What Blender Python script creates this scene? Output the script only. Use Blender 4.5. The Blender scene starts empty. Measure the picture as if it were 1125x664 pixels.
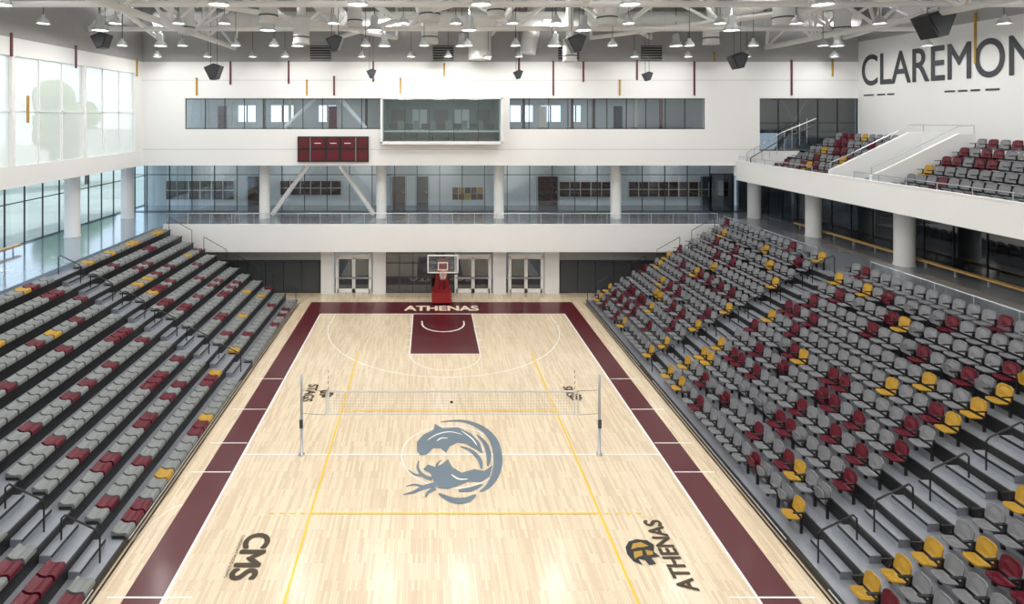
import bpy, math, random
from mathutils import Vector, Matrix
random.seed(7)
F=607.0; H=12.4; CX=-0.8
def at(px,py,Y):            # survey helper: photo bearing + known depth -> metres
    return ((px-472)*Y/F+CX, Y, H-(py-127)*Y/F)
def fl(px,py):              # point on the court floor
    Y=F*H/(py-127); return ((px-472)*Y/F+CX, Y)
COL=bpy.context.scene.collection
# ---------------------------------------------------------------- materials
def mat(name,c,rough=.5,metal=0,var=.05,scale=3,coat=0,emit=0,alpha=None):
    m=bpy.data.materials.new(name); m.use_nodes=True
    nt=m.node_tree; b=nt.nodes['Principled BSDF']
    b.inputs['Roughness'].default_value=rough; b.inputs['Metallic'].default_value=metal
    if coat: b.inputs['Coat Weight'].default_value=coat; b.inputs['Coat Roughness'].default_value=.14
    tc=nt.nodes.new('ShaderNodeTexCoord'); n=nt.nodes.new('ShaderNodeTexNoise'); n.inputs['Scale'].default_value=scale
    mx=nt.nodes.new('ShaderNodeMix'); mx.data_type='RGBA'
    mx.inputs[6].default_value=tuple(v*(1-var) for v in c)+(1,); mx.inputs[7].default_value=tuple(min(1,v*(1+var)) for v in c)+(1,)
    nt.links.new(tc.outputs['Object'],n.inputs['Vector']); nt.links.new(n.outputs['Fac'],mx.inputs[0]); nt.links.new(mx.outputs[2],b.inputs['Base Color'])
    if emit:
        b.inputs['Emission Strength'].default_value=emit; b.inputs['Emission Color'].default_value=tuple(c)+(1,)
    return m
def glass(name,tint,gloss,milk=0,rough=.02,tr=(1,1,1)):
    m=bpy.data.materials.new(name); m.use_nodes=True; nt=m.node_tree; nt.nodes.clear()
    o=nt.nodes.new('ShaderNodeOutputMaterial'); t=nt.nodes.new('ShaderNodeBsdfTransparent'); t.inputs[0].default_value=tint+(1,)
    g=nt.nodes.new('ShaderNodeBsdfGlossy'); g.inputs['Roughness'].default_value=rough
    x=nt.nodes.new('ShaderNodeMixShader'); x.inputs[0].default_value=gloss
    nt.links.new(t.outputs[0],x.inputs[1]); nt.links.new(g.outputs[0],x.inputs[2]); last=x
    if milk:
        d=nt.nodes.new('ShaderNodeBsdfDiffuse'); d.inputs[0].default_value=(.85,.85,.83,1)
        tl=nt.nodes.new('ShaderNodeBsdfTranslucent'); tl.inputs[0].default_value=(.85,.87,.86,1)
        a=nt.nodes.new('ShaderNodeMixShader'); a.inputs[0].default_value=.35
        nt.links.new(d.outputs[0],a.inputs[1]); nt.links.new(tl.outputs[0],a.inputs[2])
        y=nt.nodes.new('ShaderNodeMixShader'); y.inputs[0].default_value=milk
        nt.links.new(x.outputs[0],y.inputs[1]); nt.links.new(a.outputs[0],y.inputs[2]); last=y
    nt.links.new(last.outputs[0],o.inputs[0]); return m
def wood():
    m=bpy.data.materials.new('maple_floor'); m.use_nodes=True; nt=m.node_tree; b=nt.nodes['Principled BSDF']
    b.inputs['Roughness'].default_value=.32; b.inputs['Coat Weight'].default_value=.75; b.inputs['Coat Roughness'].default_value=.17
    tc=nt.nodes.new('ShaderNodeTexCoord'); mp=nt.nodes.new('ShaderNodeMapping'); mp.inputs['Rotation'].default_value=(0,0,math.pi/2)
    br=nt.nodes.new('ShaderNodeTexBrick'); br.inputs['Scale'].default_value=1; br.inputs['Brick Width'].default_value=.9; br.inputs['Row Height'].default_value=.075
    br.inputs['Mortar Size'].default_value=.002; br.inputs['Color1'].default_value=(.87,.73,.53,1); br.inputs['Color2'].default_value=(.68,.52,.34,1); br.inputs['Mortar'].default_value=(.45,.32,.18,1)
    br.offset=.37; br.inputs['Bias'].default_value=-.25
    n=nt.nodes.new('ShaderNodeTexNoise'); n.inputs['Scale'].default_value=1; mp2=nt.nodes.new('ShaderNodeMapping'); mp2.inputs['Scale'].default_value=(9,.7,1)
    mx=nt.nodes.new('ShaderNodeMix'); mx.data_type='RGBA'; mx.blend_type='MULTIPLY'; mx.inputs[0].default_value=.18
    L=nt.links.new
    L(tc.outputs['Object'],mp.inputs[0]); L(mp.outputs[0],br.inputs['Vector']); L(tc.outputs['Object'],mp2.inputs[0]); L(mp2.outputs[0],n.inputs['Vector'])
    L(br.outputs['Color'],mx.inputs[6]); L(n.outputs['Fac'],mx.inputs[7]); L(mx.outputs[2],b.inputs['Base Color'])
    return m
M={}
M['wood']=wood()
M['white']=mat('white_paint',(.84,.845,.84),.6,var=.02,scale=.6)
M['wgray']=mat('warm_gray_paint',(.40,.40,.40),.7,var=.05)
M['deckgray']=mat('roof_deck',(.62,.62,.62),.7,var=.08,scale=1)
M['maroon']=mat('court_maroon',(.085,.004,.010),.35,var=.1,coat=.25)
M['line']=mat('court_white_line',(.88,.87,.83),.35,coat=.4,var=.02)
M['yellow']=mat('court_yellow_line',(.84,.55,.03),.4,coat=.2)
M['logo']=mat('court_logo_blue_gray',(.14,.185,.23),.45,coat=.15,scale=1)
M['cream']=mat('court_cream',(.85,.78,.6),.35)
M['black']=mat('black_metal',(.012,.012,.014),.4,var=.2)
M['charcoal']=mat('charcoal_pad',(.055,.06,.068),.6,var=.1)
M['room']=mat('room_gray_paint',(.55,.58,.59),.7)
M['teal']=mat('room_teal_gray_paint',(.10,.15,.16),.7)
M['steel']=mat('steel',(.55,.57,.6),.35,.7)
M['deck']=mat('bleacher_deck',(.30,.32,.36),.35,.3,var=.08,scale=8)
M['sgray']=mat('seat_gray',(.205,.21,.225),.42,var=.06)
M['lgray']=mat('bench_gray',(.21,.225,.225),.5,var=.06)
M['smar']=mat('seat_maroon',(.11,.003,.014),.4,var=.08)
M['sgold']=mat('seat_gold',(.46,.27,.03),.42,var=.08)
M['conc']=mat('polished_concourse_floor',(.20,.27,.35),.08,var=.2,scale=1,coat=.7)
M['conc2']=mat('polished_terrazzo',(.22,.235,.26),.12,var=.15,scale=1.5,coat=.3)
M['woodrail']=mat('oak_rail',(.6,.36,.12),.4,var=.15)
M['brown']=mat('walnut_lockers',(.07,.03,.02),.5,var=.3)
M['truss']=mat('truss_white',(.90,.90,.89),.45,var=.02)
M['duct']=mat('duct_white',(.76,.77,.76),.4,.1,var=.04)
M['lampmetal']=mat('lamp_aluminium',(.6,.62,.64),.3,.5)
M['glow']=mat('lamp_glow',(1,.96,.88),.5,emit=9)
M['panelglow']=mat('light_panel_glow',(1,.97,.92),.5,emit=16)
M['red']=mat('pad_red',(.28,.007,.01),.5,var=.08)
M['orange']=mat('rim_orange',(.8,.2,.03),.4)
M['ink']=mat('lettering_dark',(.05,.055,.065),.5)
M['inkg']=mat('lettering_gold_black',(.05,.032,.012),.45)
M['green']=mat('leaf',(.14,.25,.07),.8,var=.4,scale=2)
M['bark']=mat('bark',(.15,.10,.06),.9,var=.3)
M['lawn']=mat('lawn_paving',(.45,.47,.42),.9,var=.2,scale=.3)
M['tile']=mat('terracotta',(.5,.2,.12),.8,var=.2)
M['stucco']=mat('stucco',(.7,.66,.58),.8)
M['netw']=mat('net_white',(.8,.8,.78),.6)
M['gl']=glass('clear_glass',(.90,.95,.98),.09)
M['gld']=glass('dark_glass',(.42,.46,.48),.13)
M['glt']=glass('teal_glass',(.80,.90,.92),.12)
M['glb']=glass('backboard_glass',(.9,.93,.95),.12)
M['milk']=glass('haze_glass',(.97,.99,.97),.05,milk=.5)  # milkiness stands in for the pale haze of reflections over the left wall
M['screen']=mat('score_panel',(.10,.006,.01),.4,var=.2)
# ---------------------------------------------------------------- mesh builder
class MB:
    def __init__(s): s.v=[];s.f=[];s.m=[];s.mats=[];s.sm=[]
    def mi(s,k):
        if k not in s.mats: s.mats.append(k)
        return s.mats.index(k)
    def add(s,vs,fs,k,smooth=False):
        o=len(s.v); s.v+=[tuple(p) for p in vs]; i=s.mi(k)
        for f in fs: s.f.append(tuple(a+o for a in f)); s.m.append(i); s.sm.append(smooth)
    def box(s,x0,x1,y0,y1,z0,z1,k):
        x0,x1=sorted((x0,x1));y0,y1=sorted((y0,y1));z0,z1=sorted((z0,z1))
        s.add([(x0,y0,z0),(x1,y0,z0),(x1,y1,z0),(x0,y1,z0),(x0,y0,z1),(x1,y0,z1),(x1,y1,z1),(x0,y1,z1)],
              [(0,3,2,1),(4,5,6,7),(0,1,5,4),(1,2,6,5),(2,3,7,6),(3,0,4,7)],k)
    def poly(s,pts,k): s.add(pts,[tuple(range(len(pts)))],k)
    def tube(s,a,b,r,k,n=8,r2=None,caps=True):
        a=Vector(a);b=Vector(b);d=(b-a)
        if d.length<1e-6: return
        d.normalize(); u=d.orthogonal().normalized(); w=d.cross(u); r2=r if r2 is None else r2
        vs=[];
        for p,rr in((a,r),(b,r2)):
            for i in range(n):
                t=2*math.pi*i/n; vs.append(p+(u*math.cos(t)+w*math.sin(t))*rr)
        fs=[(i,(i+1)%n,n+(i+1)%n,n+i) for i in range(n)]
        s.add(vs,fs,k,n>6)
        if caps: s.add(vs[:n],[tuple(range(n))[::-1]],k); s.add(vs[n:],[tuple(range(n))],k)
    def path(s,pts,r,k,n=6):
        for a,b in zip(pts,pts[1:]): s.tube(a,b,r,k,n)
    def rev(s,c,prof,k,n=20):
        vs=[]
        for r,z in prof:
            for i in range(n):
                t=2*math.pi*i/n; vs.append((c[0]+r*math.cos(t),c[1]+r*math.sin(t),c[2]+z))
        fs=[(j*n+i,j*n+(i+1)%n,(j+1)*n+(i+1)%n,(j+1)*n+i) for j in range(len(prof)-1) for i in range(n)]
        s.add(vs,fs,k,True)
    def prism(s,prof,fn,k,t0,t1):   # prof 2D closed, fn(u,v,t)->3D
        n=len(prof); vs=[fn(u,v,t0) for u,v in prof]+[fn(u,v,t1) for u,v in prof]
        fs=[(i,(i+1)%n,n+(i+1)%n,n+i) for i in range(n)]+[tuple(range(n))[::-1],tuple(range(n,2*n))]
        s.add(vs,fs,k)
    def build(s,name,parent=None,loc=None,link=True):
        me=bpy.data.meshes.new(name); me.from_pydata(s.v,[],s.f)
        for k in s.mats: me.materials.append(M[k])
        me.polygons.foreach_set('material_index',s.m); me.polygons.foreach_set('use_smooth',s.sm); me.update()
        if not link: return me
        return inst(name,me,parent,loc)
def inst(name,me,parent=None,loc=None):
    o=bpy.data.objects.new(name,me); COL.objects.link(o)
    if loc: o.location=loc
    if parent: o.parent=parent
    return o
def empty(name,loc=(0,0,0)):
    o=bpy.data.objects.new(name,None); o.location=loc; COL.objects.link(o); return o
def boxo(name,*a,parent=None):
    b=MB(); b.box(*a); return b.build(name,parent)
def text(name,body,mx,w,h,k,parent=None,bold=0.0):
    # bold = stroke thickening in metres, made by stacking slightly shifted copies of the outline
    cu=bpy.data.curves.new(name,'FONT'); cu.body=body
    o=bpy.data.objects.new(name+'_tmp',cu); COL.objects.link(o); bpy.context.view_layer.update()
    dg=bpy.context.evaluated_depsgraph_get(); me=bpy.data.meshes.new_from_object(o.evaluated_get(dg))
    bpy.data.objects.remove(o)
    xs=[v.co.x for v in me.vertices]; ys=[v.co.y for v in me.vertices]
    x0,x1,y0,y1=min(xs),max(xs),min(ys),max(ys)
    base=[(((v.co.x-(x0+x1)/2)*w/(x1-x0)),((v.co.y-(y0+y1)/2)*h/(y1-y0))) for v in me.vertices]
    faces=[tuple(p.vertices) for p in me.polygons]
    b=MB(); sh=[(0,0)]
    if bold: sh+=[(bold*math.cos(t*math.pi/4),bold*math.sin(t*math.pi/4)) for t in range(8)]
    for i,(dx,dy) in enumerate(sh): b.add([mx@Vector((u+dx,v+dy,.0002*i)) for u,v in base],faces,k)
    return b.build(name,parent)
def frame(o,x,y):
    x=Vector(x);y=Vector(y);z=x.cross(y); m=Matrix((x,y,z)).transposed().to_4x4(); m.translation=Vector(o); return m
# ================================================================ ROOM SHELL
YW=37.5; YB=38.6; XL=-20.3; XR=28.3; ZC=5.08; XG=24.0
boxo('floor',-18.64,18.64,-4,YB,-.2,0,'wood')
boxo('ceiling',-24.5,XR+.3,-4.3,46,20,20.2,'deckgray')
b=MB()
b.box(-24.3,-4.0,YW,YW+.3,9.0,11.47,'white'); b.box(4.02,20,YW,YW+.3,9.0,11.47,'white'); b.box(-4,4.02,YW,YW+.3,9.0,10.6,'white')
for a in [(XL-.3,-17.4,11.47,13.57),(-4.1,-4.0,11.47,13.57),(4.02,4.64,11.47,13.57),(17.9,21.6,11.47,13.57),(20,21.6,8.3,11.47),(21.6,XR+.3,8.0,10.0),(XL-.3,XR+.3,13.57,16.05)]:
    b.box(a[0],a[1],YW,YW+.3,a[2],a[3],'white')
b.box(XL-.3,XR+.3,YW+.05,YW+.35,16.05,20,'wgray')
for z in (10.1,14.8): b.box(XL,XR,YW-.006,YW,z-.012,z+.012,'wgray')
b.build('wall_back')
boxo('wall_near',-24.5,XR+.3,-4.3,-4,-.2,20,'white')
boxo('wall_right_rear',XR,XR+.3,YW+.36,46,4.7,14,'wgray'); boxo('wall_concourse_end',24.3,XR,44.9,45.2,4.7,9,'wgray')
b=MB(); b.box(XL-.3,XL,-4,YW,9.0,10.0,'white'); b.box(XL-.3,XL,-4,YW,15.2,16.05,'white'); b.box(XL-.3,XL,-4,YW+.3,16.05,20,'wgray')
b.box(XL-.3,XL,36.6,YW,10,15.2,'white')
bays=[(2.2,8.2),(8.4,14.2),(14.4,20.2),(20.4,25.8),(26.0,31.2),(31.4,36.6)]
prev=-4
for y0,y1 in bays: b.box(XL-.3,XL,prev,y0,10,15.2,'white'); prev=y1
b.build('wall_left')
for i,(y0,y1) in enumerate(bays):
    b=MB(); b.box(XL-.16,XL-.14,y0,y1,10,15.2,'milk')  # added milky pane, gives the upper left wall its washed-out reflection look
    for k in range(1,3): 
        yy=y0+(y1-y0)*k/3; b.box(XL-.2,XL-.08,yy-.03,yy+.03,10,15.2,'white')
    for z in (12.6,): b.box(XL-.2,XL-.08,y0,y1,z-.03,z+.03,'white')
    b.build('window_%d'%(i+1))
boxo('wall_right',XR,XR+.3,-4,YW,5,17.4,'white')
boxo('wall_right_upper',XR+.02,XR+.3,-4,YW,17.4,20,'wgray')
boxo('floor_concourse_left',-XG-.3,-18.66,-4,45,4.75,ZC,'conc')
boxo('floor_concourse_right',18.66,XR,-4,45,4.75,ZC,'conc2')
b=MB(); b.box(-18.64,18.64,37.0,45,4.75,ZC,'conc2'); b.box(-18.64,18.64,36.95,37.15,3.26,ZC+.02,'white'); b.build('balcony_back')
boxo('ceiling_under_balcony',-18.64,18.64,37.16,YB-.26,3.3,3.4,'white')
boxo('wall_under_concourse_left',-19,-18.7,-4,YB,0,4.74,'charcoal'); boxo('wall_under_concourse_right',18.7,19,-4,YB,0,4.74,'charcoal')
boxo('ceiling_concourse_back',-XG-.3,20,YW+.3,46,9.0,9.15,'white')
boxo('ceiling_concourse_left',-XG-.3,XL-.3,-4,YW+.3,9.0,9.15,'white')
def glazing(name,axis,fixed,t0,t1,z0,z1,step,gk,fk='black',rails=(),w=.05,d=.08):
    b=MB()
    def bx(a0,a1,c0,c1,za,zb,k):
        if axis=='x': b.box(a0,a1,fixed+c0,fixed+c1,za,zb,k)
        else: b.box(fixed+c0,fixed+c1,a0,a1,za,zb,k)
    bx(t0,t1,-.01,.01,z0,z1,gk)
    n=max(1,round((t1-t0)/step))
    for i in range(n+1):
        t=t0+(t1-t0)*i/n; bx(t-w/2,t+w/2,-d/2,d/2,z0,z1,fk)
    for z in [z0+.05,z1-.05]+list(rails): bx(t0,t1,-d/2,d/2,z-w/2,z+w/2,fk)
    return b.build(name)
glazing('window_concourse_back','x',42,-XG,20.5,ZC,9.0,1.7,'gl','charcoal',rails=(7.9,))
glazing('window_concourse_back_right','x',42,20.5,XG,ZC,8.0,1.7,'gld','black')
b=MB(); b.box(-XG,XG,45,45.2,ZC,9,'white'); b.build('wall_concourse_rear')
def pan(bb,x0,y0,x1,y1,k,Y=44.95,t=.08):
    a=at(x0,y0,Y); c=at(x1,y1,Y); bb.box(a[0],c[0],Y-t,Y,c[2],a[2],k); return a[0],c[0],c[2],a[2]
for r in [(183,199,258,219),(308,199,375,214),(614,200,672,216),(690,200,800,216)]:
    b=MB(); x0,x1,z0,z1=pan(b,*r,'brown')
    n=int((x1-x0)/.8)
    for i in range(n+1): x=x0+(x1-x0)*i/n; b.box(x-.03,x+.03,44.8,44.9,z0,z1,'stucco')
    b.box(x0,x1,44.8,44.9,(z0+z1)/2-.03,(z0+z1)/2+.03,'stucco')
    b.build('trophy_display_case')
b=MB()
for i in range(5):
    for j in range(2):
        x0=497+i*6.8; y0=206+j*7
        pan(b,x0,y0,x0+6.2,y0+6.4,['smar','sgold','black'][(i+j*2)%3])
b.build('wall_poster')
for i,(a0,a1) in enumerate([(430,446),(457,471),(590,613),(770,784),(272,286)]):
    b=MB(); x0,x1,z0,z1=pan(b,a0,194,a1,228,'charcoal'); 
    for q in (x0,x1): b.box(q-.06,q+.06,44.8,44.95,ZC,z1,'steel')
    b.box(x0,x1,44.85,44.93,ZC,z1,'charcoal' if i%2 else 'brown'); b.tube((x1-.2,44.75,ZC+1),(x1-.2,44.75,ZC+1.2),.03,'steel')
    b.build('door_%d'%(i+1))
for x,y in [(-18,43.5),(-12,43.5),(-6,43.5),(0,43.5),(6,43.5),(12,43.5),(18,43.5),(-16,40),(-8.4,40),(0,40),(8.4,40),(16,40),(-22.2,36.3),(-22.2,30),(-22.2,24)]:
    b=MB(); b.box(x-.8,x+.8,y-.2,y+.2,8.93,9.0,'white'); b.box(x-.75,x+.75,y-.17,y+.17,8.91,8.93,'panelglow'); b.build('ceiling_light_panel')
def column(x,y,z0,z1,r=.36):
    b=MB(); b.rev((x,y,0),[(r+.03,z0),(r+.03,z0+.08),(r,z0+.1),(r,z1-.12),(r+.05,z1-.1),(r+.05,z1)],'white',24); b.build('column')
for x in (-12.6,-4.25,4.15,12.5): column(x,39.5,ZC,9.0,.36)
for y in (33.4,27.0,20.6,14.2,7.8,1.4): column(22.4,y,ZC,8.03,.42)
column(22.4,39.5,ZC,9.0,.42)
for y in (39.5,33.4,27.0,20.6,14.2,7.8,1.4): column(-22.4,y,ZC,9.0,.42)
def brace(b,p,q,Y,r=.14): b.tube(at(*p,Y),at(*q,Y),r,'white',10)
b=MB(); brace(b,(338,182),(299,236),40.3,.17); brace(b,(374,182),(411,236),40.3,.17); b.build('chevron_brace')
b=MB(); brace(b,(346,109),(312,141),38.3); brace(b,(374,109),(402,141),38.3); b.build('chevron_brace')
b=MB(); b.tube((23.2,38.3,10),(25.6,38.3,13.6),.13,'white'); b.tube((25.8,38.3,10),(23.4,38.3,13.6),.1,'white'); b.build('cross_brace')
def railing(name,pts,h=.75,gk='gl',post=1.5):
    b=MB()
    for p,q in zip(pts,pts[1:]):
        p=Vector(p);q=Vector(q);L=(q-p).length;n=max(1,round(L/post))
        up=Vector((0,0,h))
        b.tube(p+up,q+up,.025,'steel',6)
        for i in range(n+1):
            a=p+(q-p)*i/n; b.tube(a,a+up,.018,'steel',6)
        b.poly([p+Vector((0,0,.08)),q+Vector((0,0,.08)),q+Vector((0,0,h-.06)),p+Vector((0,0,h-.06))],gk)
    return b.build(name)
railing('glass_railing',[(-18.5,37.05,ZC),(18.5,37.05,ZC)])
railing('glass_railing',[(-18.85,6,ZC),(-18.85,23.5,ZC)],.7)
railing('glass_railing',[(18.85,6,ZC),(18.85,24.6,ZC)],.8)
railing('glass_railing',[(18.85,28,ZC),(18.85,36.9,ZC)],.6)
glazing('window_concourse_left','y',-XG,-4,45,ZC,9.0,1.5,'gl','charcoal',rails=(7.5,))
glazing('window_concourse_right','y',XG,-4,42,ZC,8.03,1.6,'gld','black',rails=(7.2,))
boxo('wall_concourse_right_rear',XR-.5,XR-.3,-4,44.8,ZC,8,'wgray')
b=MB(); b.box(22.9,23.15,-2,36,ZC+.28,ZC+.36,'woodrail'); 
for i in range(26): b.box(22.98,23.06,-2+i*1.5,-1.94+i*1.5,ZC,ZC+.3,'steel')
b.build('drink_rail')
b=MB(); b.box(-23.2,-22.95,-2,30,ZC+.28,ZC+.36,'woodrail')
for i in range(22): b.box(-23.1,-23.04,-2+i*1.5,-1.94+i*1.5,ZC,ZC+.3,'steel')
b.build('drink_rail')
# ---------------- upper window bands with rooms behind
glazing('window_upper_left','x',YW+.12,-17.4,-4.1,11.47,13.57,1.35,'gl','charcoal')
glazing('window_upper_right','x',YW+.12,4.64,17.9,11.47,13.57,1.35,'gl','charcoal')
glazing('window_balcony_back','x',YW+.12,21.6,XR,10.0,13.57,1.3,'gld','black',rails=(11.9,))
boxo('floor_upper_rooms',XL,XR,YW+.36,44,11.2,11.4,'conc2')
boxo('ceiling_upper_rooms',XL,XR,YW+.36,46,13.75,13.9,'white')
b=MB(); x=XL
for (a,c,z0,z1) in [(-16,-14.6,11.9,13.2),(-13.4,-11.6,11.9,13.2),(-9.6,-8.2,11.9,13.2),(5.6,7.4,11.9,13.2),(8,9.6,11.9,13.2),(10.4,11.2,11.9,13.2)]:
    b.box(x,a,43.8,44,11.4,13.75,'room'); b.box(a,c,43.8,44,11.4,z0,'room'); b.box(a,c,43.8,44,z1,13.75,'room')
    m=(a+c)/2; b.box(m-.05,m+.05,43.85,43.95,z0,z1,'charcoal'); x=c
b.box(x,XR,43.8,44,11.4,13.75,'room')
b.build('wall_upper_rooms')
for i,x in enumerate((-16.2,-13.1,-11.2,-8.0,-5.5,6.2,7.6,9.8,11.4,13.2,14.5,16.4)):
    b=MB(); w_=.09 if i%3 else .3; b.box(x-w_,x+w_,41.0,41.2,11.4,13.75 if i%3 else 13.1,['brown','charcoal','stucco','smar'][i%4]); b.box(x-w_-.05,x+w_+.05,40.95,41.25,11.4,11.5,'charcoal'); b.build('partition_post')
for x in (-15,-11,-7,7,11,15,24):
    for y in(39.2,41.9):
        b=MB(); b.box(x-.9,x+.9,y-.16,y+.16,13.67,13.75,'white'); b.box(x-.85,x+.85,y-.14,y+.14,13.65,13.67,'panelglow'); b.build('ceiling_light_panel')
# press box
b=MB(); x0,x1,z0,z1=-4.05,4.05,10.55,13.6; Y0=36.5
b.box(x0,x1,Y0,YW+.3,z0-.05,z0+.12,'white'); b.box(x0,x1,Y0,YW+.3,z1-.1,z1+.12,'white'); b.box(x0,x0+.13,Y0,YW,z0,z1,'white'); b.box(x1-.13,x1,Y0,YW,z0,z1,'white')
b.box(x0+.13,x1-.13,Y0+.1,Y0+.12,z0+.12,z1-.1,'glt')
for i in range(1,5): x=x0+(x1-x0)*i/5; b.box(x-.02,x+.02,Y0+.07,Y0+.15,z0+.12,z1-.1,'charcoal')
b.box(x0+.13,x1-.13,YW-.3,YW+.25,z0+.75,z0+.82,'stucco')
for i in range(7):
    x=-3.3+i*1.1; b.box(x-.28,x+.28,YW,YW+.05,z0+.92,z0+1.3,'black'); b.box(x-.05,x+.05,YW,YW+.06,z0+.82,z0+.95,'black')
for i in range(6):
    x=-2.8+i*1.1; b.box(x-.22,x+.22,YW+.9,YW+.96,z0+.9,z0+1.5,'lgray'); b.tube((x,YW+.8,z0+.1),(x,YW+.8,z0+.6),.04,'black'); b.box(x-.25,x+.25,YW+.5,YW+.95,z0+.6,z0+.68,'charcoal')
b.box(x0,x1,YW+.3,42,z0-.05,z0+.1,'teal'); b.box(x0-.04,x0,YW+.3,42,z0,z1,'teal'); b.box(x1,x1+.04,YW+.3,42,z0,z1,'teal')
b.box(x0,x1,YW+.3,42,z1+.02,z1+.1,'room')
b.box(x0,x1,42,42.1,z0,z1,'teal')
for i in range(5):
    x=x0+.35+i*1.6; b.box(x,x+1.1,41.95,42,z0+.9,z0+2.3,'room' if i%2 else 'charcoal'); b.box(x+.5,x+.56,41.9,41.95,z0+.9,z0+2.3,'charcoal')
for x in(-2.6,0,2.6):
    for y in(38.6,40.6): b.box(x-.5,x+.5,y-.1,y+.1,z1-.02,z1+.0,'panelglow')
b.build('press_box')
# scoreboard
b=MB(); a=at(327,150,YW-.15); c=at(405,178,YW-.15)
X0,X1,Z0,Z1=a[0],c[0],c[2],a[2]
b.box(X0,X1,YW-.2,YW-.01,Z0,Z1,'black')
ww=X1-X0; hh=Z1-Z0
for i,(u0,u1) in enumerate([(.02,.16),(.2,.38),(.42,.58),(.62,.8),(.84,.98)]):
    for v0,v1 in ((.55,.95),(.06,.46)):
        b.box(X0+ww*u0,X0+ww*u1,YW-.23,YW-.2,Z0+hh*v0,Z0+hh*v1,'smar' if i in(1,2,3) else 'screen')
for u in (.18,.82): b.box(X0+ww*u-.015,X0+ww*u+.015,YW-.23,YW-.2,Z0+.05,Z1-.05,'steel')
for u in (.24,.46,.66): b.box(X0+ww*u,X0+ww*(u+.09),YW-.25,YW-.23,Z0+hh*.72,Z0+hh*.75,'line')
b.build('scoreboard')
for px,y0,y1,k in [(253,68,93,'smar'),(317,67,92,'smar'),(337,88,105,'sgold'),(367,84,105,'smar'),(216,86,105,'sgold'),(410,68,90,'smar'),(440,86,103,'sgold'),(608,67,105,'smar'),(641,68,90,'smar'),(681,88,105,'sgold'),(700,66,88,'smar'),(763,68,105,'smar'),(870,66,105,'smar'),(785,58,68,'sgold'),(915,66,84,'sgold'),(570,62,80,'smar'),(488,70,84,'sgold')]:
    b=MB(); p=at(px,y0,YW-.05); q=at(px,y1,YW-.05); b.box(p[0]-.055,p[0]+.055,YW-.06,YW-.007,q[2],p[2],k); b.box(p[0]-.07,p[0]+.07,YW-.07,YW-.007,p[2]-.03,p[2]+.02,'charcoal'); b.build('wall_accent_strip')
for px,y0,y1,k in [(1072,14,70,'sgold')]:
    b=MB(); Y=F*(XR-CX)/(px-472); z0=H-(y1-127)*Y/F; z1=H-(y0-127)*Y/F; b.box(XR-.06,XR,Y-.05,Y+.05,z0,z1,k); b.build('wall_accent_strip')
for px,y0,y1,k in [(12,36,62,'smar'),(83,50,75,'smar'),(150,64,84,'sgold'),(30,105,135,'sgold')]:
    b=MB(); Y=F*(XL-CX)/(px-472); z0=H-(y1-127)*Y/F; z1=H-(y0-127)*Y/F; b.box(XL,XL+.06,Y-.06,Y+.06,z0,z1,k); b.build('wall_accent_strip')
for px in (352,487,625,716): 
    b=MB(); x,_,z=at(px,60,YW); b.box(x-.7,x+.7,YW-.02,YW+.05,z-.4,z+.6,'black')
    for j in range(6): b.box(x-.7,x+.7,YW-.05,YW,z-.35+j*.17,z-.31+j*.17,'wgray')
    b.build('wall_vent')
text('wall_lettering','CLAREMONT',frame((XR-.02,31.1,15.4),(0,-1,0),(0,0,1)),12.1,2.0,'ink',bold=.03)
b=MB()
for Y0,Y1 in [(37,36.2),(35.9,35.3),(35.1,34.6),(31.2,30.6),(30.4,29.9),(29.7,29.2),(28.9,28.2)]: b.box(XR-.03,XR,Y0,Y1,13.7,13.8,'ink')
b.build('wall_lettering_small')
# ================================================================ LOWER BACK WALL
b=MB()
for x0,x1 in [(-8.35,-7.45),(-4.75,-3.85),(3.6,4.5),(7.2,8.2)]: b.box(x0,x1,YB-.25,YB+.2,0,3.3,'white')
b.box(-19,-8.35,YB,YB+.2,2.3,3.3,'wgray'); b.box(8.2,19,YB,YB+.2,2.3,3.3,'wgray'); b.box(-8.4,8.2,YB-.05,YB+.2,2.85,3.3,'charcoal')
b.box(-19,-8.35,YB,YB+.2,0,2.3,'charcoal'); b.box(8.2,19,YB,YB+.2,0,2.3,'charcoal')
for i in range(8):
    x=-8.5-i*1.25; b.box(x-1.2,x,YB-.1,YB,.1,2.25,'charcoal'); x=8.3+i*1.25; b.box(x,x+1.2,YB-.1,YB,.1,2.25,'charcoal')
b.build('wall_back_lower')
boxo('wall_lobby_rear',-9,9,42,42.2,0,3.4,'room'); boxo('floor_lobby',-9,9,YB+.01,42,-.2,0,'conc2'); boxo('ceiling_lobby',-19,19,YB+.21,42,3.3,3.4,'white')
def dbl(x0,x1,i):
    b=MB(); y=YB; z=2.6
    b.box(x0,x1,y-.06,y+.06,z-.1,z+.12,'truss'); b.box(x0,x0+.1,y-.06,y+.06,0,z,'truss'); b.box(x1-.1,x1,y-.06,y+.06,0,z,'truss')
    m=(x0+x1)/2
    for a,c in((x0+.1,m-.01),(m+.01,x1-.1)):
        b.box(a,a+.1,y-.03,y+.03,.02,z-.1,'truss'); b.box(c-.1,c,y-.03,y+.03,.02,z-.1,'truss'); b.box(a,c,y-.03,y+.03,.02,.3,'truss'); b.box(a,c,y-.03,y+.03,z-.22,z-.1,'truss'); b.box(a,c,y-.03,y+.03,1.0,1.1,'steel')
        b.box(a,c,y-.005,y+.005,.3,z-.2,'gld'); b.tube((a+.12,y-.1,1.05),(c-.12,y-.1,1.05),.025,'steel')
    b.build('door_%d'%i)
dbl(-7.35,-4.85,6); dbl(.95,3.5,7); dbl(4.7,7.15,8)
glazing('window_lobby','x',YB,-3.85,.9,0,2.85,.95,'gld','charcoal',rails=(2.1,))
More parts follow.
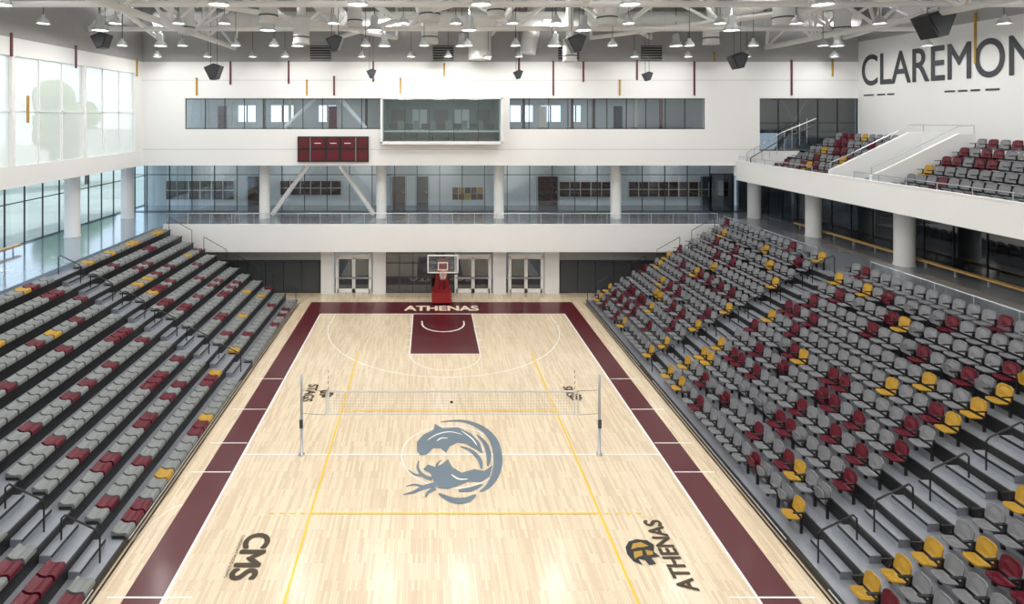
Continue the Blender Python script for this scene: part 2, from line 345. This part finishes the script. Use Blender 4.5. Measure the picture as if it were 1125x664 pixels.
for x in (-6,0,6):
    b=MB(); b.box(x-.6,x+.6,40.3,40.5,3.25,3.3,'white'); b.box(x-.55,x+.55,40.32,40.48,3.23,3.25,'panelglow'); b.build('ceiling_light_panel')
# ================================================================ COURT MARKINGS
court=empty('court_markings')
BY=34.5; MY=20.2; NB=5.55
b=MB()
def rect(x0,x1,y0,y1,k,z=.003): b.poly([(x0,y0,z),(x1,y0,z),(x1,y1,z),(x0,y1,z)],k)
def arc(cx,cy,r,t0,t1,k,z=.006,w=.05,n=40):
    for i in range(n):
        a=t0+(t1-t0)*i/n; c=t0+(t1-t0)*(i+1)/n
        b.poly([(cx+(r-w/2)*math.cos(a),cy+(r-w/2)*math.sin(a),z),(cx+(r+w/2)*math.cos(a),cy+(r+w/2)*math.sin(a),z),(cx+(r+w/2)*math.cos(c),cy+(r+w/2)*math.sin(c),z),(cx+(r-w/2)*math.cos(c),cy+(r-w/2)*math.sin(c),z)],k)
S=7.62; S2=8.65
for s in(-1,1): rect(s*S if s>0 else -S2,S2 if s>0 else -S,NB-1,BY+2.2,'maroon')
rect(-S,S,BY,BY+2.2,'maroon'); rect(-S,S,NB-1,NB,'maroon')
z=.006
for s in(-1,1): rect(s*S-.04,s*S+.04,NB,BY,'line',z)
rect(-S,S,BY-.04,BY+.04,'line',z); rect(-S,S,NB-.04,NB+.04,'line',z); rect(-S,S,MY-.03,MY+.03,'line',z)
arc(0,MY,1.83,0,2*math.pi,'line',z=.007,n=64,w=.04)
for sg,base in((1,BY),(-1,NB)):
    yk=base-sg*5.8
    rect(-1.83,1.83,min(yk,base),max(yk,base),'maroon',.004)
    for x in(-1.83,1.83): rect(x-.03,x+.03,min(yk,base),max(yk,base),'line',z)
    rect(-1.83,1.83,yk-.03,yk+.03,'line',z)
    by=base-sg*1.6
    a0=math.pi if sg>0 else 0
    arc(0,yk,1.83,a0,a0+math.pi,'line',z=.0065); arc(0,by,1.25,a0,a0+math.pi,'line',z=.0065,w=.09); 
    for x in(-1.25,1.25): rect(x-.045,x+.045,min(by,by+sg*.4),max(by,by+sg*.4),'line',z)
    arc(0,by,6.75,a0+.03,a0+math.pi-.03,'line',z=.0068,n=80)
    for x in(-6.7,6.7): rect(x-.025,x+.025,min(by,base),max(by,base),'line',z)
    for j in range(4):
        for x in(-1.98,1.98):
            yy=base-sg*(2.1+j*.95); rect(x-.12,x+.12,yy-.03,yy+.03,'line',z+.0003)
for x in(-4.5,4.5): rect(x-.035,x+.035,MY-9,MY+8.6,'yellow',.008)
for y in(MY-3,MY-9): rect(-4.5,4.5,y-.035,y+.035,'yellow',.0082)
rect(-4.5,4.5,MY+2.97,MY+3.03,'yellow',.0082)
for i in range(4):
    for s in(-1,1): x=s*(4.75+i*.32); rect(x-.08,x+.08,MY-3.03,MY-2.97,'yellow',.008)
for y in(26,23.3,20.9,19.2,14.2):
    for s in(-1,1):
        rect(min(s*(7.7 if y>15 else 6.9),s*9.1),max(s*(7.7 if y>15 else 6.9),s*9.1),y-.025,y+.025,'line',.008)
for s in(-1,1): rect(s*9.42-.03,s*9.42+.03,NB-1,36.6,'black',.004)
for i in range(10):
    b.poly([(-8.66-.08*i,17.6+.0-.03*i*i*.5,.009),(-8.66-.08*(i+1),17.6-.03*(i+1)**2*.5,.009),(-8.66-.08*(i+1),17.55-.03*(i+1)**2*.5,.009),(-8.66-.08*i,17.55-.03*i*i*.5,.009)],'line')
b.build('court_lines',court)
b=MB(); LZ=[.010]
def nz(): LZ[0]+=.0003; return LZ[0]
def lp(pts,k='logo'):
    z=nz(); b.poly([(*fl(*p),z) for p in pts],k)
def stroke(pts,w0,w1,k='logo',wm=None):
    z=nz(); n=len(pts); P=[Vector(fl(*p)) for p in pts]; Q=[]
    for i in range(n-1):
        p0=P[max(i-1,0)];p1=P[i];p2=P[i+1];p3=P[min(i+2,n-1)]
        for t in [j/6 for j in range(6)]:
            Q.append(.5*((2*p1)+(p2-p0)*t+(2*p0-5*p1+4*p2-p3)*t*t+(3*p1-p0-3*p2+p3)*t**3))
    Q.append(P[-1]); m=len(Q); prev=None
    for i in range(m):
        d=(Q[min(i+1,m-1)]-Q[max(i-1,0)]); d.normalize(); nn=Vector((-d.y,d.x)); t=i/(m-1)
        w=(w0*(1-t)+w1*t) if wm is None else (w0*(1-t)**2+2*wm*t*(1-t)+w1*t*t)
        a=Q[i]+nn*w/2; c=Q[i]-nn*w/2
        if prev: b.poly([(*prev[0],z),(*prev[1],z),(*c,z),(*a,z)],k)
        prev=(a,c)
stroke([(484,464),(508,463),(528,470),(542,484),(547,503),(545,520),(537,534),(527,541)],.04,.05,wm=.62)
lp([(458,496),(458,486),(465,478),(476,473),(478,466),(486,471),(503,470),(518,477),(527,487),(531,499),(522,494),(512,488),(502,487),(494,491),(490,498),(484,493),(476,493),(469,500),(462,501)])
stroke([(524,478),(533,488),(537,501),(536,513)],.05,.05,wm=.35)
stroke([(506,491),(518,496),(527,506),(529,516)],.05,.05,wm=.3)
lp([(477,531),(473,521),(465,516),(470,511),(479,514),(486,510),(492,505),(497,514),(507,520),(521,516),(532,518),(541,512),(538,524),(529,530),(514,530),(502,535),(492,538),(482,537)])
stroke([(479,533),(466,536),(455,541),(443,544)],.28,.04)
stroke([(466,536),(456,533),(446,535)],.14,.03)
stroke([(475,527),(465,523),(459,515),(460,507)],.2,.04)
stroke([(465,523),(456,522),(449,517)],.14,.03)
stroke([(481,518),(480,511),(485,506)],.14,.03)
stroke([(478,537),(470,542),(468,547)],.18,.03)
stroke([(482,543),(497,550),(512,550),(523,544)],.06,.04,wm=.5)
stroke([(504,540),(518,538),(530,533)],.1,.05,wm=.3)
stroke([(492,482),(485,482),(480,485)],.03,.03,k='line',wm=.1)
stroke([(496,522),(504,527),(514,527)],.03,.03,k='line',wm=.12)
stroke([(470,484),(480,478),(494,475),(508,478)],.02,.02,k='line',wm=.1)
stroke([(507,474),(518,482),(524,490)],.02,.02,k='line',wm=.1)
b.build('court_logo_center',court)
def badge(px,py,s,flip):
    cx,cy=fl(px,py); b=MB()
    def bl(pts,k,z): b.poly([(cx+flip*u*s,cy+v*s,z) for u,v in pts],k)
    bl([(-.5,.3),(-.35,.5),(0,.55),(.3,.45),(.5,.2),(.55,-.1),(.45,-.4),(.2,-.55),(.25,-.3),(.05,-.35),(0,-.55),(-.25,-.5),(-.2,-.25),(-.5,-.2),(-.38,0)],'black',.012)
    bl([(-.3,.25),(-.1,.42),(.2,.35),(.35,.1),(.1,.18),(-.1,.2)],'sgold',.014)
    bl([(.0,.05),(.3,0),(.38,-.3),(.2,-.2),(.05,-.15)],'sgold',.0145)
    bl([(-.35,.02),(-.12,.08),(-.1,-.15),(-.3,-.12)],'sgold',.015)
    b.build('court_mascot_badge',court)
badge(706,607,.85,-1); badge(358,433,.62,1); badge(633,437,.55,-1)
def ftext(n,body,px,py,w,h,dirn,k,bold=.02):
    x,y=fl(px,py)
    if dirn==1: m=frame((x,y,.012),(0,1,0),(-1,0,0))
    elif dirn==-1: m=frame((x,y,.012),(0,-1,0),(1,0,0))
    else: m=frame((x,y,.012),(1,0,0),(0,1,0))
    text(n,body,m,w,h,k,court,bold)
ftext('court_text_athenas','ATHENAS',485,339,4.7,.85,0,'cream',.04)
ftext('court_text_athenas_side','ATHENAS',735,608,2.5,.5,1,'inkg',.02)
ftext('court_text_cms','CMS',276,611,1.6,.70,-1,'inkg',.035)
ftext('court_text_small','CLAREMONT MUDD SCRIPPS',258,611,1.5,.09,-1,'inkg',0)
ftext('court_text_stags','STAGS',341,432,1.5,.45,-1,'inkg',.02)
ftext('court_text_cms_far','CMS',626,431,1.0,.4,1,'inkg',.015)
# ================================================================ BLEACHERS
R=12; RUN=.76; RISE=.42; X0=9.5; Z0=.25; YS=3.0; YE=36.4; AIS=[15.0,26.2]
def aisle(y,h=.62): return any(abs(y-a)<h for a in AIS)
for s,nm in((-1,'left'),(1,'right')):
    b=MB()
    for i in range(R):
        x=X0+RUN*i; z=Z0+RISE*i
        b.box(s*x,s*(x+RUN+(.04 if i<R-1 else 0)),YS,YE,z-.06,z,'deck')
        b.box(s*(x+.02),s*(x+.06),YS,YE,z-RISE+.0 if i else 0,z-.06,'black')
        b.box(s*(x-.012),s*(x+.05),YS,YE,z-.075,z+.006,'black')
        for a in AIS:
            if i<R-1:
                b.box(s*(x+RUN-.33),s*(x+RUN),a-.55,a+.55,z,z+RISE/2,'deck'); b.box(s*(x+RUN-.345),s*(x+RUN-.32),a-.55,a+.55,z+.15,z+RISE/2+.008,'black')
    for ye in(YS,YE):
        b.poly([(s*9.55,ye,0),(s*9.55,ye,Z0)]+[p for i in range(R) for p in((s*(X0+RUN*i+.05),ye,Z0+RISE*i),(s*(X0+RUN*(i+1)+.0),ye,Z0+RISE*i))][0:]+[(s*18.6,ye,0)],'charcoal')
    b.build('bleacher_'+nm)
    b=MB()
    for a in AIS:
        for i in range(0,R,2):
            x=X0+RUN*i+.25; z=Z0+RISE*i
            p=[(s*x,a,z),(s*x,a,z+.78),(s*(x+.08),a,z+.88),(s*(x+.95),a,z+RISE+.88),(s*(x+1.05),a,z+RISE+.78),(s*(x+1.05),a,z+RISE)]
            b.path(p,.024,'black')
    for i in range(0,R,3):
        x=X0+RUN*i+.1; z=Z0+RISE*i; a=YE-.05
        b.path([(s*x,a,z),(s*x,a,z+.8),(s*(x+1.5),a,z+.8+2*RISE),(s*(x+1.5),a,z+2*RISE)],.02,'black')
    b.build('aisle_handrail')
def pick(pm,pg):
    r=random.random(); return 'm' if r<pm else ('g' if r<pm+pg else 'x')
prof=[(.0,-.07),(-.03,.0),(-.02,.09),(.02,.135),(.10,.135),(.20,.115),(.32,.13),(.38,.18),(.43,.19),(.46,.15),(.46,-.0)]
b=MB()
for i in range(R):
    y=YS+.1
    while y<YE-.5:
        if not aisle(y+.24,.62+.2):
            c=pick(.18,.055); k={'m':'smar','g':'sgold','x':'lgray'}[c]
            X=X0+RUN*i; Z=Z0+RISE*i+.02
            fn=lambda u,v,t:(-(X+u),t,Z+v)
            b.prism(prof,fn,k,y+.03,y+.45)
            b.box(-(X+.05),-(X+.4),y-.02,y+.03,Z,Z+.05,'black')
        y+=.49
b.build('bench_seats_left')
def panel(b,w,h,r,fn,k,th=.035,curve=.05,n=4):
    pts=[]
    for cx,cy,a0 in((w/2-r,h-r,0),(-w/2+r,h-r,math.pi/2),(-w/2+.04,.04,math.pi),(w/2-.04,.04,1.5*math.pi)):
        rr=r if cy>.1 else .04
        for i in range(n): a=a0+math.pi/2*i/(n-1); pts.append((cx+rr*math.cos(a),cy+rr*math.sin(a)))
    m=len(pts); c=(0,h*.5)
    inner=[(p[0]*.55,c[1]+(p[1]-c[1])*.55) for p in pts]
    d=lambda p:-curve*(1-(2*p[0]/w)**2)
    vs=[fn(p[0],p[1],d(p)) for p in pts]+[fn(p[0],p[1],d(p)-.015) for p in inner]+[fn(c[0],c[1],d(c)-.015)]+[fn(p[0],p[1],d(p)-th) for p in pts]
    fs=[(i,(i+1)%m,m+(i+1)%m,m+i) for i in range(m)]+[(m+i,m+(i+1)%m,2*m) for i in range(m)]
    fs+=[((i+1)%m,i,2*m+1+i,2*m+1+(i+1)%m) for i in range(m)]+[tuple(2*m+1+i for i in range(m))[::-1]]
    b.add(vs,fs,k)
def chair(b,X,Y,Z,k,s=1,up=False):
    panel(b,.45,.40,.12,lambda u,v,d:(X+.20+.20*v-d*1.0,Y+u,Z+.43+v),k)
    if up: panel(b,.42,.38,.12,lambda u,v,d:(X+.17-.16*v-d-.04,Y+u,Z+.36+v*.93),k,curve=.03)
    else: panel(b,.43,.36,.10,lambda u,v,d:(X+.19-v,Y+u,Z+.38+.07*v+d),k,curve=.035)
    for q in(-.255,.255):
        b.box(X+.12,X+.20,Y+q-.015,Y+q+.015,Z,Z+.42,'black')
        b.box(X-.08,X+.24,Y+q-.02,Y+q+.02,Z+.58,Z+.61,'black'); b.box(X+.18,X+.22,Y+q-.014,Y+q+.014,Z+.4,Z+.6,'black')
b=MB()
for i in range(R):
    y=YS+.35
    while y<YE-.3:
        if not aisle(y,.62+.28):
            near=aisle(y,1.43)
            c=pick(.18,.38 if near else .055); k={'m':'smar','g':'sgold','x':'sgray'}[c]
            chair(b,X0+RUN*i+.34,y,Z0+RISE*i,k,up=random.random()<.12)
        y+=.54
b.build('stadium_chairs_right')
b=MB()
for s in(1,-1):
    for y0,y1 in((YS,14.2),(15.9,25.4),(27,36.2)):
        b.tube((s*9.46,y0,.2),(s*9.46,y1,.2),.02,'steel',6)
b.build('bleacher_front_trim')
# ================================================================ RIGHT BALCONY
b=MB()
ya0,yb0=-3.98,YW-.02; xr0=XR-.02
b.box(20,20.15,ya0,yb0,8.03,9.28,'white'); b.box(20.15,xr0,ya0,yb0,8.04,8.25,'white'); b.box(19.97,20.2,ya0,yb0,9.28,9.33,'white')
BR=6; BX=20.9; BZ=8.35; BRUN=.85; BRISE=.42
VY0,VY1=27.2,30.0
for i in range(BR):
    x=BX+BRUN*i; z=BZ+BRISE*i
    for y0,y1 in((-3.9,VY0-.1),(VY1+.1,yb0)): 
        b.box(x,x+BRUN+.02,y0,y1,z-.1,z,'deck'); b.box(x+.0,x+.03,y0,y1,z-BRISE,z,'black')
xt=BX+BRUN*BR; b.box(xt,xr0,-3.9,VY0-.1,BZ+BRISE*BR-.1,BZ+BRISE*BR,'deck'); b.box(xt,xr0,VY1+.1,yb0,BZ+BRISE*BR-.1,BZ+BRISE*BR,'deck')
b.box(20.15,BX,ya0,yb0,8.25,8.3,'conc2')
b.build('balcony_right')
b=MB()
for y in(VY0,VY1):
    b.prism([(20.9,8.3),(26.0,8.3),(26.0,11.5),(25.2,11.5),(21.6,9.75),(20.9,9.45)],lambda u,v,t:(u,t,v),'white',y-.08,y+.08)
b.prism([(20.9,8.3),(26,10.2),(26,10.0),(20.9,8.26)],lambda u,v,t:(u,t,v),'conc2',VY0,VY1)
b.box(25.9,26.05,VY0,VY1,8.3,11.5,'white')
b.build('vomitory_parapet')
b=MB()
for y in(VY0,VY1):
    b.path([(20.95,y,9.45),(20.95,y,9.85),(21.7,y,10.15),(25.3,y,11.9),(26,y,11.9),(26,y,11.5)],.022,'steel')
b.tube((26,VY0,11.9),(26,VY1,11.9),.022,'steel')
b.path([(20.4,36.9,9.3),(20.4,36.9,9.9),(22.6,36.9,11.2),(25,36.9,12.2)],.03,'steel'); b.path([(20.4,36.5,9.3),(20.4,36.5,9.6),(22.6,36.5,10.9),(25,36.5,11.9)],.03,'black')
for i in range(9): 
    x=20.4+i*.5; b.tube((x,36.9,9.0+i*.2),(x,36.9,9.9+i*.29),.02,'steel',6)
b.build('balcony_handrail')
railing('glass_railing',[(20.1,VY1+.2,9.33),(20.1,YW-.2,9.33)],.3); railing('glass_railing',[(20.1,2,9.33),(20.1,VY0,9.33)],.3)
b=MB()
for i in range(BR):
    for ya,yb in((5,VY0-.6),(VY1+.5,YW-1.2)):
        y=ya
        while y<yb:
            if not abs(y-20)<.8:
                c=pick(.30,.05); chair(b,BX+BRUN*i+.38,y,BZ+BRISE*i,{'m':'smar','g':'sgold','x':'sgray'}[c])
            y+=.54
b.build('stadium_chairs_balcony')
# ================================================================ BASKETBALL HOOP
hp=empty('basketball_hoop',(0,0,0))
b=MB()
def fr(pts_lo,pts_hi,k):
    b.add(list(pts_lo)+list(pts_hi),[(0,3,2,1),(4,5,6,7),(0,1,5,4),(1,2,6,5),(2,3,7,6),(3,0,4,7)],k)
yb=36.4
fr([(-.65,yb-.25,.12),(.65,yb-.25,.12),(.65,yb+1.3,.12),(-.65,yb+1.3,.12)],[(-.62,yb-.15,.75),(.62,yb-.15,.75),(.6,yb+1.2,.75),(-.6,yb+1.2,.75)],'red')
fr([(-.55,yb-.15,.75),(.55,yb-.15,.75),(.55,yb+.4,.75),(-.55,yb+.4,.75)],[(-.26,yb-.35,2.6),(.26,yb-.35,2.6),(.26,yb-.05,2.6),(-.26,yb-.05,2.6)],'red')
for q in(-.5,.5):
    for w_ in(0,1.1): b.rev((q,yb+w_,0),[(.0,0),(.06,.0),(.06,.13),(0,.13)],'black',10)
b.build('padded_base',hp)
b=MB()
for q in(-.18,.18):
    b.tube((q,yb-.2,2.5),(q,33.45,3.55),.06,'red'); b.tube((q,yb+.3,.7),(q,33.5,3.0),.045,'black')
b.box(-.35,.35,33.4,33.5,3.0,3.7,'red')
b.build('support_arm',hp)
b=MB(); y=33.3
b.box(-.915,.915,y-.012,y+.012,2.9,3.97,'glb')
for a in[(-.93,.93,2.87,2.95),(-.93,.93,3.93,3.99),(-.93,-.87,2.9,3.97),(.87,.93,2.9,3.97)]: b.box(a[0],a[1],y-.03,y+.03,a[2],a[3],'truss')
b.box(-.93,.93,y-.04,y+.04,2.82,2.9,'black')
for a in[(-.3,.3,3.5,3.55),(-.3,-.25,3.1,3.55),(.25,.3,3.1,3.55),(-.3,.3,3.07,3.12)]: b.box(a[0],a[1],y-.02,y-.012,a[2],a[3],'line')
b.build('backboard',hp)
b=MB(); cy=y-.38; n=20; P=[(.23*math.cos(6.2832*i/n),cy+.23*math.sin(6.2832*i/n),3.05) for i in range(n+1)]
b.path(P,.012,'orange'); b.box(-.07,.07,cy+.2,y,3.0,3.06,'orange')
for i in range(12):
    for q in(-1,1):
        pr=None
        for j in range(5):
            t=6.2832*(i+q*j*.5)/12; r=.225-.022*j; p=(r*math.cos(t),cy+r*math.sin(t),3.04-.1*j)
            if pr: b.tube(pr,p,.006,'netw',4)
            pr=p
b.build('rim_and_net',hp)
# ================================================================ VOLLEYBALL NET
vb=empty('volleyball_net'); b=MB()
for x in(-5.48,5.4):
    b.rev((x,MY,0),[(.0,.0),(.11,.0),(.11,.03),(.05,.05),(.05,2.0),(.042,2.02),(.042,2.92),(0,2.94)],'steel',14)
    b.box(x-.06,x+.06,MY-.09,MY-.04,1.0,1.3,'charcoal'); b.tube((x,MY,2.35),(-4.6 if x<0 else 4.66,MY,2.33),.006,'black',5); b.tube((x,MY,1.5),(-4.6 if x<0 else 4.66,MY,1.45),.006,'black',5)
b.build('net_post',vb)
b=MB(); a,c=-4.6,4.66; zt,zb=2.34,1.46
b.box(a,c,MY-.006,MY+.006,zt-.06,zt,'netw'); b.box(a,c,MY-.005,MY+.005,zb,zb+.04,'netw'); b.box(a,a+.05,MY-.006,MY+.006,zb,zt,'netw'); b.box(c-.05,c,MY-.006,MY+.006,zb,zt,'netw')
for i in range(93): x=a+.1*i; b.box(x-.003,x+.003,MY-.003,MY+.003,zb,zt,'wgray')
for j in range(1,9): z=zb+.1*j; b.box(a,c,MY-.003,MY+.003,z-.003,z+.003,'wgray')
for x in(-4.5,4.5): b.box(x-.025,x+.025,MY-.012,MY+.012,zb,zt,'netw'); b.tube((x,MY-.015,zb),(x,MY-.015,zt+.8),.008,'line',6); 
for x in(-4.5,4.5):
    for j in range(4): b.tube((x,MY-.015,zt+.05+.2*j),(x,MY-.015,zt+.15+.2*j),.01,'red',6)
b.box(-.05,.05,MY-.01,MY+.01,zb+.42,zb+.5,'black')
b.build('net',vb)
# ================================================================ CEILING
def truss(name,p,q,h,w,n,r=.10,rr=.05):
    b=MB(); p=Vector(p);q=Vector(q);d=(q-p).normalized(); side=d.cross(Vector((0,0,1))).normalized(); up=Vector((0,0,h))
    B=lambda t:p+(q-p)*t; T=lambda t,s:p+(q-p)*t+up+side*s*w
    b.tube(p,q,r,'truss',10)
    for s in(-1,1): b.tube(T(0,s),T(1,s),r*.8,'truss',8)
    for i in range(n):
        t0=i/n;t1=(i+.5)/n;t2=(i+1)/n
        for s in(-1,1): b.tube(B(t0),T(t1,s),rr,'truss',6,caps=False); b.tube(T(t1,s),B(t2),rr,'truss',6,caps=False)
        b.tube(T(t1,-1),T(t1,1),rr,'truss',6,caps=False)
    return b.build(name)
for y in(0,8,16,24.5,31.5): truss('roof_truss',(XL+.1,y,17.35),(XR-.1,y,17.35),2.3,1.5,8,.15,.09)
for x in(-14,22): truss('longitudinal_truss',(x,-3.9,17.0),(x,YW-.1,17.0),2.4,1.2,9,.17,.095)
truss('longitudinal_truss',(3.4,-3.9,17.9),(3.4,YW-.1,17.9),1.7,1.0,9,.13,.08)
for xa,xb,ya,yb2 in ((-14,-3,20,37),(-14,-19,22,37),(22,10,20,37),(22,27,22,37),(3.4,-7,20,37),(3.4,14,20,37)):
    b=MB(); b.tube((xa,ya,17.4),(xb,yb2,17.6),.14,'truss',10); b.tube((xb,yb2,17.6),(xb,yb2,19.98),.1,'truss',8); b.tube((xa,ya,17.4),(xa,ya,19.98),.1,'truss',8)
    b.build('raking_brace')
b=MB()
for i in range(18):
    x=XL+1+i*2.75; b.box(x-.07,x+.07,-4,YW,19.7,19.99,'truss')
b.build('roof_purlin')
def duct(name,pts,r):
    b=MB()
    for p,q in zip(pts,pts[1:]):
        b.tube(p,q,r,'duct',20); p=Vector(p);q=Vector(q);L=(q-p).length;n=int(L/1.5)
        for i in range(1,n): c=p+(q-p)*i/n; dd=(q-p).normalized()*.04; b.tube(c-dd,c+dd,r+.035,'duct',20)
    return b.build(name)
duct('air_duct',[(-6.5,-3,18.5),(-6.5,36,18.5)],.6); duct('air_duct',[(9.5,-3,18.5),(9.5,36,18.5)],.6); duct('air_duct',[(-18,34.8,18.4),(26,34.8,18.4)],.55)
duct('air_duct',[(-1.2,-3,18.8),(-1.2,33,18.8)],.45); duct('air_duct',[(17,-3,18.6),(17,36,18.6)],.55)
x,_,z=at(527,50,36.6); duct('air_duct',[(x,36.5,16.1),(x,36.5,19.98)],.75)
x,_,z=at(585,50,36.6); duct('air_duct',[(x+.3,36.4,19.98),(x-.4,36.4,16.5)],.55)
for px,py,Y,r in[(295,26,26,.42),(331,49,29,.42),(472,24,27,.5),(472,48,33,.5),(667,28,27,.48),(781,49,33,.45),(861,28,27,.48),(626,68,34,.42),(205,38,30,.4),(545,20,27,.42),(390,30,31,.4),(925,38,31,.42)]:
    x,y,z=at(px,py,Y); b=MB()
    b.rev((x,y,z),[(0,.12),(r*.75,.1),(r*.85,0),(r*1.05,.02),(r*1.03,.12),(r,.2),(r,.75),(r*.97,.8),(r*.97,1.3),(r*1.0,1.33),(r*1.0,1.4),(r*.6,1.45),(r*.55,1.6)],'duct',24)
    b.tube((x,y,z+1.5),(x,y,19.98),r*.55,'duct',16); b.rev((x,y,z+.34),[(r,0),(r+.03,.01),(r+.03,.06),(r,.07)],'charcoal',24)
    b.build('drum_diffuser')
b=MB()
b.rev((0,0,0),[(.40,0),(.38,.10),(.27,.26),(.2,.32),(.2,.7),(.14,.78),(.07,.82),(.0,.83)],'lampmetal',22)
b.rev((0,0,.04),[(.0,0),(.35,0)],'glow',22)
b.tube((0,0,.8),(0,0,3.28),.02,'charcoal',6)
big=b.build('high_bay',link=False)
def dome(rod):
    b=MB(); b.rev((0,0,0),[(.28,0),(.26,.1),(.17,.24),(.09,.3),(.09,.42),(0,.43)],'lampmetal',20); b.rev((0,0,.03),[(0,0),(.24,0)],'glow',20); b.tube((0,0,.42),(0,0,rod),.015,'charcoal',6)
    return b.build('dome',link=False)
small=dome(3.38); small2=dome(3.78)
PW=150
def bulb_or_uplight(o,p,size,z,up):
    l=bpy.data.lights.new('bulb_or_uplight','AREA'); l.shape='DISK'; l.size=size; l.energy=p; l.color=(1,.98,.95)
    lo=bpy.data.objects.new('bulb_or_uplight',l); COL.objects.link(lo); lo.parent=o; lo.location=(0,0,z)
    if up: lo.rotation_euler=(math.pi,0,0)
k=0
for y in(3,9,15,21.5,28,34.3):
    for x in(-17.5,-9,-3.6,1.2,7,14.5,24.5):
        o=inst('high_bay_light',big,None,(x,y,16.7)); bulb_or_uplight(o,PW,.7,-.01,False); k+=1
        if k%2==0: bulb_or_uplight(o,210,.3,.86,True)  # uplight added on alternate fixtures to brighten trusses and roof deck
for y in(25.3,30.2,35.9):
    for x in(-18.5,-15.2,-12.3,-10.2,-5.2,-2,0.4,3,5,8.3,12.5,16,19.8,25.5):
        o=inst('dome_light',small if y<30 else small2,None,(x+(.9 if y==30.2 else 0),y,16.6 if y<30 else 16.2)); bulb_or_uplight(o,16,.4,-.01,False)
def speaker(px,py,Y,s):
    x,y,z=at(px,py,Y); b=MB()
    b.prism([(-.5*s,.25*s),(-.12*s,-.5*s),(.22*s,-.42*s),(.5*s,.35*s),(.1*s,.5*s)],lambda u,v,t:(x+u,y+t,z+v),'black',-.35*s,.35*s)
    b.prism([(-.42*s,.2*s),(-.1*s,-.42*s),(.18*s,-.36*s),(.42*s,.3*s),(.1*s,.42*s)],lambda u,v,t:(x+u,y+t,z+v),'charcoal',-.38*s,-.35*s)
    b.tube((x-.2*s,y,z+.3*s),(x-.2*s,y,19.98),.015,'charcoal',5); b.tube((x+.2*s,y,z+.3*s),(x+.2*s,y,19.98),.015,'charcoal',5)
    b.build('loudspeaker')
for px,py,Y,s in[(112,45,30,.9),(235,79,34,1.),(368,48,28,.85),(408,81,35,.6),(569,82,35,.6),(632,48,28,.95),(711,84,35,.6),(810,67,33,1.),(1025,27,25,1.3)]: speaker(px,py,Y,s)
# ================================================================ EXTERIOR
boxo('ground_outside',-140,-XG-.35,-60,140,4.6,4.95,'lawn')
def tree(x,y,h,r):
    b=MB(); b.tube((x,y,4.9),(x,y,4.9+h*.5),.25,'bark',8,r2=.15)
    import bmesh
    for i in range(9):
        bm=bmesh.new(); bmesh.ops.create_icosphere(bm,subdivisions=2,radius=r*random.uniform(.4,.6))
        c=Vector((x+random.uniform(-.6,.6)*r,y+random.uniform(-.6,.6)*r,4.9+h*.65+random.uniform(-.25,.3)*h))
        vs=[v.co*random.uniform(.85,1.2)+c for v in bm.verts]; fs=[tuple(v.index for v in f.verts) for f in bm.faces]; b.add(vs,fs,'green'); bm.free()
    b.build('tree')
for x,y,h,r in[(-42,40,9,3.5),(-46,52,11,4),(-38,60,8,3),(-49,33,11,4),(-44,22,10,3.5),(-48,72,12,4),(-35,30,6,2.3)]: tree(x,y,h,r)
b=MB(); b.box(-75,-62,20,75,4.95,11,'stucco'); b.prism([(-77,11),(-60,11),(-68.5,14)],lambda u,v,t:(u,t,v),'tile',19,76)
for i in range(12): b.box(-62,-61.9,22+i*4.3,24+i*4.3,7,9.5,'charcoal')
b.build('building_outside')
# ================================================================ WORLD + CAMERA
w=bpy.data.worlds.new('world'); bpy.context.scene.world=w; w.use_nodes=True; nt=w.node_tree
bg=nt.nodes['Background']; bg.inputs['Strength'].default_value=2.1; bg.inputs['Color'].default_value=(.80,.90,1,1)
sun=bpy.data.lights.new('sun','SUN'); sun.energy=2.5; sun.angle=.02; so=bpy.data.objects.new('sun',sun); COL.objects.link(so); so.rotation_euler=(math.radians(50),0,math.radians(150)); so.location=(-60,0,60)
cam=bpy.data.cameras.new('camera'); co=bpy.data.objects.new('camera',cam); COL.objects.link(co)
co.location=(CX,0,H); co.rotation_euler=(math.pi/2,0,0)
cam.sensor_width=36; cam.lens=F/1125*36; cam.shift_x=(562.5-472)/1125; cam.shift_y=-(332-127)/1125; cam.clip_end=500; cam.clip_start=.05
bpy.context.scene.camera=co
bpy.context.scene.view_settings.view_transform='Standard'
bpy.context.scene.view_settings.exposure=-.04
